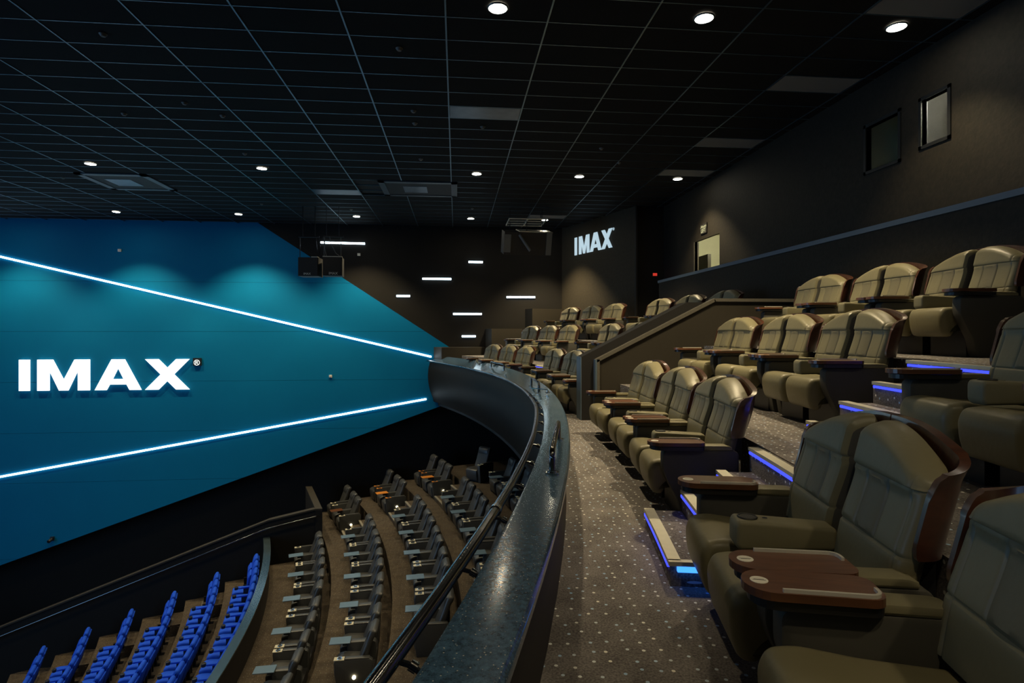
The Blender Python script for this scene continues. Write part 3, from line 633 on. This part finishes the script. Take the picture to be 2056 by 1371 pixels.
def seat_meshes(side):
    D={}
    mir=lambda mb: mb.mirrored() if side<0 else mb
    D['backrest']=back_mesh(side); D['shell']=shell_mesh(side)
    mb=MB().pillow(rnd([(.40,.27),(.40,.44),(.10,.455),(-.09,.48),(-.18,.465),(-.21,.40),(-.205,.30),(-.175,.20),(-.10,.185),(-.05,.27)],.05,4),-.27,.215,.05,4)
    D['seat_cushion']=mir(mb).mesh('seat_cushion','leather')
    mb=MB().pillow(rnd([(.46,.12),(.47,.55),(.44,.575),(-.09,.575),(-.12,.55),(-.12,.42),(-.09,.34),(.0,.17),(.03,.0),(.42,.0)],.03,2),.225,.335,.015,2)
    D['side_console']=mir(mb).mesh('side_console','console_leather')
    mb=MB().pillow(rnd([(.42,.572),(.42,.60),(.38,.612),(.20,.612),(.17,.59),(.17,.572)],.015,2),.228,.332,.012,2)
    D['armrest_pad']=mir(mb).mesh('armrest_pad','pad_leather')
    mb=MB().box(.02,.42,-.25,.22,.0,.26).box(.40,.50,-.27,.23,.10,.50).box(.44,.53,-.24,.22,.48,.70)
    D['base_frame']=mir(mb).mesh('base_frame','black_plastic')
    # tray plan: round front, small rear corners
    def plan(s_):
        yc=.285; w=.098*s_; q=[]
        xc=-.135
        for k in range(13): an=pi/2+pi*k/12; q.append((xc+w*1.0*cos(an),yc+w*sin(an)))
        for cy,sg in ((yc-w,-1),(yc+w,1)):
            R=.055*s_; xr=.205-(1-s_)*.12
            pts=[]
            for k in range(6): 
                an=-pi/2+pi/2*k/5 if sg<0 else pi/2*k/5
                pts.append((xr-R+R*cos(an),cy-sg*R+R*sin(an)))
            q+=pts
        return q
    q=plan(1.0)
    mb=MB().prism(q,lambda p:(p[0],p[1],.612),lambda p:(p[0],p[1],.640)); D['tray']=mir(mb).mesh('tray','tray_wood')
    mb=MB().prism(plan(.90),lambda p:(p[0]+.01,p[1],.578),lambda p:(p[0]+.01,p[1],.606)).box(-.06,.02,.25,.32,.54,.61); D['tray_support']=mir(mb).mesh('tray_support','black_plastic')
    g=[(-.12+.27*k/6,.200) for k in range(7)]+[(.15+.035*sin(pi/2*k/5),.200+.035*(1-cos(pi/2*k/5))) for k in range(1,6)]+[(.185,.26)]
    vs=[];fs=[]
    for i,(x,y) in enumerate(g):
        a=Vector(g[max(i-1,0)]);c=Vector(g[min(i+1,len(g)-1)]);d=(c-a).normalized();n_=Vector((-d.y,d.x))*.0055
        for s_ in (1,-1):
            for z in (.638,.652): vs.append((x+n_.x*s_,y+n_.y*s_,z))
    for i in range(len(g)-1):
        k=i*4
        for a,c in ((0,1),(1,3),(3,2),(2,0)): fs.append((k+a,k+c,k+4+c,k+4+a))
    fs+=[(0,1,3,2),(len(vs)-4,len(vs)-2,len(vs)-1,len(vs)-3)]
    D['guard']=mir(MB().add(vs,fs)).mesh('guard','acrylic')
    D['sticker']=mir(MB().cyl(-.175,.285,.640,.6415,.030,20)).mesh('sticker','sticker')
    mb=MB().box(-.197,-.153,.282,.2845,.6413,.6419).box(-.192,-.158,.288,.290,.6413,.6419); D['print']=mir(mb).mesh('print','black_plastic')
    # centre armrest (far seat only), at y -.43..-.27
    if side>0:
        mb=MB().pillow(rnd([(.38,.49),(.38,.595),(.0,.615),(-.06,.615),(-.075,.59),(-.075,.50),(-.055,.475)],.025,3),-.378,-.242,.02,3); D['centre_armrest']=mb.mesh('centre_armrest','pad_leather')
        mb=MB().cyl(-.005,-.31,.608,.6185,.040,22); mb.tube([(-.005+.042*cos(2*pi*k/22),-.31+.042*sin(2*pi*k/22),.6175) for k in range(23)],.005,6,cap=False); D['cup_holder']=mb.mesh('cup_holder','cup_hole')
        mb=MB().cyl(0.075,-.31,.608,.615,.012,16); D['cup_button']=mb.mesh('control_button','chrome')
    return D
SM={1:seat_meshes(1),-1:seat_meshes(-1)}
def seat(side,r,thc,z,label,group):
    th=thc+side*math.degrees(.35/(r+.3))
    base=P(r,thc,z); tg=Vector((-sin(rad(thc)),cos(rad(thc)),0)); loc=base+tg*(.31*side)
    t=thing('recliner_seat',label,'seat',tuple(loc),rad(thc),group); D=SM[side]
    for n_ in ('backrest','shell','seat_cushion','side_console','armrest_pad','base_frame','tray_support'): obj(n_,D[n_],t)
    tr=obj('tray',D['tray'],t)
    for n_ in ('guard','sticker','print'): obj(n_,D[n_],tr)
    if side>0:
        c=obj('centre_armrest',D['centre_armrest'],t); obj('cup_holder',D['cup_holder'],c); obj('control_button',D['cup_button'],c)
ORD=['first','second','third','fourth','fifth','sixth','seventh']
centre(SX,SY)
rowsA=[(30.88,-1.5,[(-15.17,'nearest the viewer'),(-12.6,'just before the lit steps'),(-8.15,'just beyond the lit steps'),(-5.72,'second beyond the lit steps'),(-3.2,'beside the stair wall')],'front balcony row'),
       (32.38,-.885,[(-11.38,'at the right edge of the picture'),(-7.2,'beyond the steps'),(-4.75,'second beyond the steps'),(-2.2,'beside the stair wall')],'middle balcony row'),
       (33.80,-.235,[(-6.55,'at the right edge'),(-4.2,'in the middle'),(-1.85,'nearest the stair wall')],'top balcony row')]
for r,z,ps,rn in rowsA:
    for th,wh in ps:
        for sd,sn in ((1,'far'),(-1,'near')):
            seat(sd,r,th,z,'olive recliner, %s, pair %s, %s seat'%(rn,wh,sn),'olive recliner seats of the near balcony block')
rowsB=[(30.88,-1.5,[(17.5,'first from the far end'),(14.95,'second from the far end'),(12.25,'third from the far end'),(7.85,'first after the aisle'),(5.2,'second after the aisle'),(2.65,'half hidden by the stair wall')],'front row'),
       (32.38,-.885,[(18.0,'first from the far end'),(15.5,'second from the far end'),(12.9,'third from the far end'),(8.1,'first after the aisle'),(5.3,'against the stair wall')],'middle row'),
       (33.80,-.235,[(17.6,'first from the far end'),(15.1,'second from the far end'),(12.65,'third from the far end'),(8.3,'first after the aisle'),(5.85,'second after the aisle'),(3.35,'highest, above the stair wall')],'top row')]
for r,z,ps,rn in rowsB:
    for th,wh in ps:
        for sd,sn in ((1,'far'),(-1,'near')):
            seat(sd,r,th,z,'distant recliner, %s, pair %s, %s seat'%(rn,wh,sn),'recliner seats of the far balcony block')

# ================================================================== lower hall
centre(-30.6,11.14)
Lr=[(27.4,-6.6),(28.95,-6.05),(30.51,-5.5),(31.97,-4.85),(33.45,-4.2)]
def yclip_sector(name,r0,r1,t0,ymax,z0,z1,mt,lab=None):
    t1=math.degrees(math.asin(min(.999,(ymax-CY)/((r0+r1)/2)))); return struct(name,MB().sector(r0,r1,t0,t1,z0,z1,24),mt,lab)
LF=[z-1.12 for _,z in Lr]
fl=[('floor_stalls_one',25.86,27.62,19.95,LF[0]),('floor_stalls_two',27.62,29.2,23.6,LF[1]),('floor_stalls_three',29.2,30.75,23.6,LF[2]),('floor_stalls_four',30.75,32.2,23.6,LF[3]),('floor_stalls_five',32.2,37,23.6,LF[4])]
for n_,a,b_,ym,z in fl: yclip_sector(n_,a,b_,-12,ym,z-1.4,z,'carpet_lower','carpeted tier of the lower hall')
Br=[(25.48,-7.25),(24.32,-7.8),(23.09,-8.32),(21.88,-8.84),(20.68,-9.36),(19.48,-9.88)]
BF=[z-1.0 for _,z in Br]
for k,((r,zt),z) in enumerate(zip(Br,BF)):
    yclip_sector('floor_blue_tier_'+('one','two','three','four','five','six')[k],r-.93+(0),r+.27 if k else 25.72,-12,19.95,z-1.6,z,'carpet_lower','carpeted tier under the blue seats')
struct('floor_lowest',MB().box(-30,-8,-5,19.9,-13,-12),'carpet_lower')
# front wall of the lower stalls and metal coping
def arcwall(name,r0,r1,t0,t1,z0,z1,mt,lab): return struct(name,MB().sector(r0,r1,t0,t1,z0,z1,30),mt,lab)
arcwall('wall_divider',25.72,25.86,-12,19.9,-9.4,-6.92,'partition_black','low curved wall behind the last blue row')
cp=MB().sector(25.69,25.90,-12,20.0,-6.92,-6.885,34).build('wall_coping','coping_metal',None); cp['label']='curved pale metal coping on the low wall behind the blue seats'; cp['category']='coping'
# parapet along the side ramp with handrail
rp=[(-4.75,-6.02),(-6.3,-6.36),(-14.4,-9.45),(-18,-10.9)]
poly=[(-4.75,-6.02),(-6.3,-6.36),(-14.4,-9.45),(-18,-10.9),(-18,-13),(-4.75,-13)]
struct('wall_ramp',MB().prism(poly,lambda p:(p[0],19.96,p[1]),lambda p:(p[0],20.14,p[1])),'wall_black','sloping dark wall beside the side ramp of the lower hall')
cp=thing('ramp_coping','dark stone coping bent along the ramp wall','coping',(-4.75,20.05,-6.02))
B0=Vector(cp.location)
for (x0,z0),(x1,z1) in zip(rp,rp[1:]):
    MB().prism([(x0,z0),(x1,z1),(x1,z1+.05),(x0,z0+.05)],lambda p:(p[0]-B0.x,19.92-B0.y,p[1]-B0.z),lambda p:(p[0]-B0.x,20.18-B0.y,p[1]-B0.z)).build('coping_slab','partition_brown',cp)
q=[(-4.75,19.92,-6.02),(-4.52,19.92,-6.02),(-5.58,22.86,-6.02),(-5.82,22.86,-6.02)]
mb=MB().add([Vector(v)-B0 for v in q]+[Vector(v)+Vector((0,0,.05))-B0 for v in q],[(0,1,2,3),(4,7,6,5),(0,4,5,1),(1,5,6,2),(2,6,7,3),(3,7,4,0)]); mb.build('coping_slab','partition_brown',cp)
mb=MB().add([Vector(v) for v in q]+[Vector(v)-Vector((0,0,1.4)) for v in q],[(0,1,2,3),(4,7,6,5),(0,4,5,1),(1,5,6,2),(2,6,7,3),(3,7,4,0)]); struct('wall_ramp_end',mb,'wall_black')
hr=thing('ramp_handrail','thin metal handrail running down along the ramp wall','rail',(-4.8,19.84,-6.25)); B1=Vector(hr.location)
pts=[(-4.7,19.84,-6.2),(-6.3,19.84,-6.56),(-14.4,19.84,-9.68),(-18,19.84,-11.1)]
MB().tube([Vector(p)-B1 for p in pts],.025,10).build('tube','steel_dark',hr)
for u in (.05,.35,.6,.85,1.3,1.7,2.1): 
    k=min(int(u),2); f_=u-k; p=Vector(pts[k]).lerp(Vector(pts[k+1]),f_); MB().tube([p-B1,p+Vector((0,.12,-.05))-B1],.01,6).build('bracket','steel_dark',hr)
struct('floor_ramp',MB().prism([(-4.7,-7.2),(-6.3,-7.5),(-14.4,-10.6),(-24,-13),(-4.7,-13)],lambda p:(p[0],20.14,p[1]),lambda p:(p[0],22.9,p[1])),'carpet_lower')
struct('wall_stage_corner',MB().box(-19.5,-16.2,19.0,19.95,-13,-10.4),'wall_black')
struct('wall_under_balcony',MB().sector(36.4,36.6,-26,21,-6,-2.8,24),'partition_black')

# --- black recliners
def lo_mesh():
    D={}
    for sd in (1,-1):
        mir=lambda mb: mb.mirrored() if sd<0 else mb
        mb=MB().pillow(rnd([(.02,.42),(.22,.42),(.36,.95),(.42,1.03),(.44,1.10),(.38,1.14),(.30,1.12),(.25,1.0),(.20,.85),(.12,.65)],.04,2),-.27,.27,.05,3)
        mb.pillow(rnd([(.21,.90),(.30,.90),(.40,1.08),(.36,1.13),(.27,1.11),(.22,1.02)],.03,2),-.22,.22,.03,2)
        D['backrest',sd]=mir(mb).mesh('backrest','black_leather')
        D['seat_cushion',sd]=mir(MB().pillow(rnd([(.12,.26),(.10,.46),(-.30,.49),(-.42,.44),(-.42,.30),(-.38,.08),(-.32,.06),(-.30,.26)],.05,3),-.265,.265,.04,3)).mesh('seat_cushion','black_leather')
        D['base',sd]=mir(MB().box(-.25,.35,-.26,.26,0,.26)).mesh('base','black_plastic')
        # outer arm, +y
        mb=MB().pillow(rnd([(.34,.0),(.36,.60),(.30,.64),(-.36,.64),(-.40,.60),(-.34,.0)],.03,2),.275,.395,.015,2); D['outer_arm',sd]=mir(mb).mesh('outer_arm','black_leather')
        mb=MB().pillow(rnd([(.30,.635),(.30,.66),(-.18,.665),(-.20,.64)],.015,2),.28,.39,.012,2); D['arm_pad',sd]=mir(mb).mesh('arm_pad','black_leather')
        mb=MB().box(-.40,-.20,.272,.398,.64,.652); D['cup_plate',sd]=mir(mb).mesh('cup_plate','cup_plate'); D['cup_plate_amber',sd]=mir(mb).mesh('cup_plate','tray_amber')
        mb=MB().tube([(-.29+.045*cos(2*pi*k/16),.335+.045*sin(2*pi*k/16),.656) for k in range(17)],.008,6,cap=False); D['cup_ring',sd]=mir(mb).mesh('cup_ring','chrome')
        D['cup_hole',sd]=mir(MB().cyl(-.29,.335,.652,.656,.040,16)).mesh('cup_well','cup_hole')
    mb=MB().pillow(rnd([(.34,.0),(.36,.60),(.30,.64),(-.20,.64),(-.24,.60),(-.22,.0)],.03,2),-.46,-.29,.015,2); D['centre_arm']=mb.mesh('centre_arm','black_leather')
    for c in ('tray_grey','tray_amber','tray_wood'): D['tray',c]=MB().pillow(rnd([(-.17,.655),(-.17,.675),(-.60,.675),(-.60,.655)],.006,1),-.545,-.265,.004,1).mesh('tray',c)
    D['tray_arm']=MB().box(-.34,-.2,-.40,-.34,.55,.655).mesh('tray_arm','black_plastic')
    D['lamp']=MB().cyl(0,0,0,.02,.035,16).mesh('aisle_lamp','aisle_lamp')
    return D
LD=lo_mesh()
def lseat(r,th,zf,side,label,group,tray='tray_grey',rot=0,trayon=True,cup=True,lamp=False):
    t=thing('cinema_recliner',label,'seat',tuple(P(r-.38,th,zf)),rad(th)+rot,group)
    for n_ in ('backrest','seat_cushion','base'): obj(n_,LD[n_,side],t)
    a=obj('outer_arm',LD['outer_arm',side],t); obj('arm_pad',LD['arm_pad',side],a)
    if cup:
        c=obj('cup_plate',LD['cup_plate_amber' if tray=='tray_amber' else 'cup_plate',side],a); obj('cup_ring',LD['cup_ring',side],a); obj('cup_well',LD['cup_hole',side],a)
    if side>0 and trayon:
        c=obj('centre_arm',LD['centre_arm'],t); obj('tray',LD['tray',tray],c); obj('tray_arm',LD['tray_arm'],c)
    if lamp:
        l_=obj('aisle_lamp',LD['lamp'],t); l_.location=(.0,-.405,.30); l_.rotation_euler=(pi/2,0,0)
    return t
names=['first','second','third','fourth','fifth']
rowL=[[16.6,13.3,9.9,6.25,2.85,-.6],[15.6,12.45,9.25,5.9,2.6],[15.1,12.0,8.9,5.8,2.7],[13.85,10.95,8.0,5.0,2.0],[12.9,10.1,7.3]]
for k,(r,z) in enumerate(Lr):
    hd=math.degrees(.375/r)
    for i,c in enumerate(rowL[k]):
        for sd,sn in ((1,'far'),(-1,'near')):
            lseat(r,c+sd*hd,LF[k],sd,'black recliner, %s row above the blue seats, %s pair from wall, %s seat'%(names[k],('first','second','third','fourth','fifth','sixth')[i],sn),'black recliners in the lower hall',lamp=(k in (1,) and sd<0 and i==4))
for k,(c1,c2,tr) in ((1,(24.3,21.55,'tray_wood')),(2,(23.4,20.7,'tray_amber')),(3,(21.4,18.9,'tray_amber'))):
    r,z=Lr[k]; hd=math.degrees(.375/r)
    nm={1:'left',2:'middle',3:'right'}[k]
    lseat(r,c1,LF[k],-1,'black recliner standing alone against the dark wall, %s group of three'%nm,'black recliners by the dark wall',tray=tr)
    lseat(r,c2+hd,LF[k],1,'black recliner in the %s group by the dark wall, middle seat'%nm,'black recliners by the dark wall',tray=tr)
    lseat(r,c2-hd,LF[k],-1,'black recliner in the %s group by the dark wall, near seat with end panel lamp'%nm,'black recliners by the dark wall',tray=tr,lamp=True)
    # steps up to the next tier, between the group and the first pair of the row
    re_={1:29.2,2:30.75,3:32.2}[k]; ta,tb={1:(17.1,20.0),2:(16.6,19.0),3:(15.1,17.4)}[k]; rise=(LF[k+1]-LF[k])/4
    for q_ in range(3):
        r0=re_-.95+.3*q_; z1=LF[k]+rise*(q_+1)
        t=thing('aisle_step','%s carpeted step in the aisle beside the %s far group'%(('lowest','middle','top')[q_],nm),'step',tuple(P(r0,ta,LF[k]))); b0=Vector(t.location)
        mb=MB().sector(r0,re_,ta,tb,LF[k],z1,2); mb.v=[tuple(Vector(v)-b0) for v in mb.v]; mb.build('tread','carpet_lower',t)
        mb=MB().sector(r0-.01,r0+.06,ta,tb,z1-.02,z1+.008,2); mb.v=[tuple(Vector(v)-b0) for v in mb.v]; mb.build('nosing','nosing_lower',t)
lseat(33.2,16.9,LF[4],-1,'single black recliner turned sideways under the balcony','black recliners by the dark wall',rot=.5)
# --- blue seats
BD={}
mb=MB().pillow(rnd([(.02,.36),(.10,.36),(.24,.84),(.29,.92),(.27,1.0),(.20,1.01),(.14,.92),(.06,.62)],.04,3),-.235,.235,.055,4); BD['backrest']=mb.mesh('backrest','blue_fabric')
BD['seat_cushion']=MB().pillow(rnd([(.08,.34),(.07,.46),(-.30,.49),(-.42,.46),(-.43,.38),(-.38,.33)],.05,3),-.235,.235,.045,3).mesh('seat_cushion','blue_fabric')
BD['folded_cushion']=MB().pillow(rnd([(.02,.30),(-.06,.32),(-.03,.62),(.05,.74),(.10,.72),(.09,.50)],.04,3),-.235,.235,.04,3).mesh('seat_cushion','blue_fabric')
BD['stand']=MB().box(-.15,.12,-.03,.03,0,.35).box(-.2,.2,-.06,.06,0,.02).mesh('stand','black_metal')
BD['armrest']=MB().pillow(rnd([(.12,.60),(.12,.655),(-.22,.655),(-.25,.62),(-.22,.60)],.02,2),-.335,-.27,.02,2).mesh('armrest','blue_fabric')
BD['arm_stand']=MB().box(-.10,.10,-.325,-.28,.0,.60).mesh('arm_stand','black_plastic')
mb=MB().cyl(-.29,-.302,.60,.665,.052,18); mb.tube([(-.29+.048*cos(2*pi*k/16),-.302+.048*sin(2*pi*k/16),.667) for k in range(17)],.008,6,cap=False); BD['cup_holder']=mb.mesh('cup_holder','black_plastic')
BD['back_panel']=MB().pillow(rnd([(.10,.30),(.13,.30),(.32,.90),(.30,.93),(.26,.88)],.02,2),-.225,.225,.02,2).mesh('back_panel','blue_fabric')
cnt=[13,12,10,8,6,4]; st=[18.7,19.6,20.45,21.7,23.0,24.5]; names6=['last','second last','third last','fourth last','fifth last','sixth last']
for k,(r,z) in enumerate(Br):
    pt=math.degrees(.595/r)
    for i in range(cnt[k]):
        th=st[k]-i*pt
        t=thing('auditorium_seat','blue fabric seat, %s blue row, seat %s from the dark wall'%(names6[k],['one','two','three','four','five','six','seven','eight','nine','ten','eleven','twelve','thirteen'][i]),'seat',tuple(P(r-.22,th,BF[k])),rad(th),'blue fabric seats in the lower hall')
        for n_ in ('backrest','seat_cushion' if i>1 else 'folded_cushion','stand','back_panel'): obj('seat_cushion' if 'cushion' in n_ else n_,BD[n_],t)
        if i>1:
            a=obj('armrest',BD['armrest'],t); obj('cup_holder',BD['cup_holder'],a); obj('arm_stand',BD['arm_stand'],t)
    # aisle steps at the wall
    for q_ in range(2):
        t=thing('aisle_step','%s small step at the wall end of the %s blue row'%(('upper','lower')[q_],names6[k]),'step',tuple(P(r-.95-.33*q_,st[k]-.6,BF[k]-.5))); b0=Vector(t.location)
        mb=MB().sector(r-.93-.33*(q_+1),r-.93-.33*q_,st[k]-1.1,st[k]+1.0,BF[k]-.53,BF[k]-.18*(q_+1),2); mb.v=[tuple(Vector(v)-b0) for v in mb.v]; mb.build('tread','carpet_lower',t)
        mb=MB().sector(r-.93-.33*(q_+1),r-.88-.33*(q_+1),st[k]-1.1,st[k]+1.0,BF[k]-.18*(q_+1),BF[k]-.18*(q_+1)+.01,2); mb.v=[tuple(Vector(v)-b0) for v in mb.v]; mb.build('nosing','stone_edge',t)

# ================================================================== hanging speakers
def wires(t,pts,mt='black_metal',r=.012,name='hanging_cable'):
    for p in pts: MB().tube([Vector(v) for v in p],r,6).build(name,mt,t)
t=thing('hanging_speaker','left one of the twin black boxes hung before the blue wall','speaker',(-4.88,19.5,2.17),rad(-3),'twin hanging speakers')
MB().box(-.33,.33,0,.55,-.31,.31).build('cabinet','speaker_black',t); MB().box(-.31,.31,-.02,0,-.29,.29).build('grille','black_plastic',t)
text('IMAX',.10,(-.03,-.024,-.24),(pi/2,0,0),'sticker','lettering',t,.002)
wires(t,[[(-.3,.1,.31),(-.3,.1,1.0)],[(.17,.3,.31),(.20,.3,.6),(.17,.3,1.0)],[(.25,.3,.31),(.31,.3,.7),(.28,.3,1.0)]]); MB().box(-.34,.34,.05,.11,.98,1.02).build('hanging_frame','black_metal',t)
wires(t,[[(-.2,.08,1.0),(-.2,.08,2.02)],[(.2,.08,1.0),(.2,.08,2.02)]])
MB().box(.10,.30,-.01,.2,.31,.335).build('top_bracket','alu',t)
t=thing('hanging_speaker','right one of the twin black boxes hung before the blue wall','speaker',(-4.1,19.5,2.19),rad(4),'twin hanging speakers')
MB().box(-.31,.31,0,.55,-.31,.31).build('cabinet','speaker_black',t); MB().box(-.29,.29,-.02,0,-.29,.29).build('grille','black_plastic',t)
text('IMAX',.12,(.03,-.024,-.24),(pi/2,0,0),'sticker','lettering',t,.002)
wires(t,[[(-.28,.1,.31),(-.28,.1,1.0)],[(.26,.1,.31),(.26,.1,1.0)],[(-.2,.1,.31),(-.26,.1,.6),(-.26,.1,.95)],[(.25,.05,.33),(.1,.05,.45),(-.05,.05,.75),(-.1,.05,1.0)]],'speaker_grey'); MB().box(-.30,.34,.05,.11,.98,1.02).build('hanging_frame','black_metal',t)
wires(t,[[(-.2,.08,1.0),(-.2,.08,2.0)],[(.2,.08,1.0),(.2,.08,2.0)]]); MB().box(-.31,.31,-.02,.1,.31,.335).build('top_bracket','alu',t)
# tilted cluster at the far corner
t=thing('speaker_cluster','tilted black speaker cluster on a metal ceiling frame at the far corner','speaker',(2.35,19.2,3.0),0)
def tilt(ax,az):
    def f(v):
        x,y,z=v; y2=y*cos(ax)-z*sin(ax); z2=y*sin(ax)+z*cos(ax); return (x*cos(az)-y2*sin(az),x*sin(az)+y2*cos(az),z2)
    return f
MB().box(-.78,.80,-.1,.45,-.38,.38,0,tilt(.30,.10)).build('cabinet','speaker_black',t)
MB().box(-.80,-.56,-.13,-.1,-.30,.30,0,tilt(.30,.10)).build('side_plate','speaker_grey',t)
MB().box(.66,.84,-.14,.40,-.36,.40,0,tilt(.30,.10)).build('side_plate','speaker_grey',t)
MB().box(-.30,.86,-.1,.40,.39,.42,0,tilt(.30,.16)).build('top_plate','alu',t)
MB().tube([(-.25,-.2,.25),(-.1,-.26,0),(.1,-.22,-.28)],.05,8).build('horn','speaker_grey',t)
f=MB()
for y in (-.45,-.05,.35,.75): f.tube([(-.62,y,.74),(.62,y,.74)],.022,8)
for x in (-.62,0,.62): f.tube([(x,-.45,.74),(x,.75,.74)],.022,8)
f.build('ceiling_frame','alu',t)
wires(t,[[(-.55,.1,.38),(-.55,.1,1.18)],[(.55,.1,.4),(.55,.1,1.18)],[(0,-.1,.38),(0,-.1,.74)],[(.6,.75,.74),(.6,.75,1.18)]])
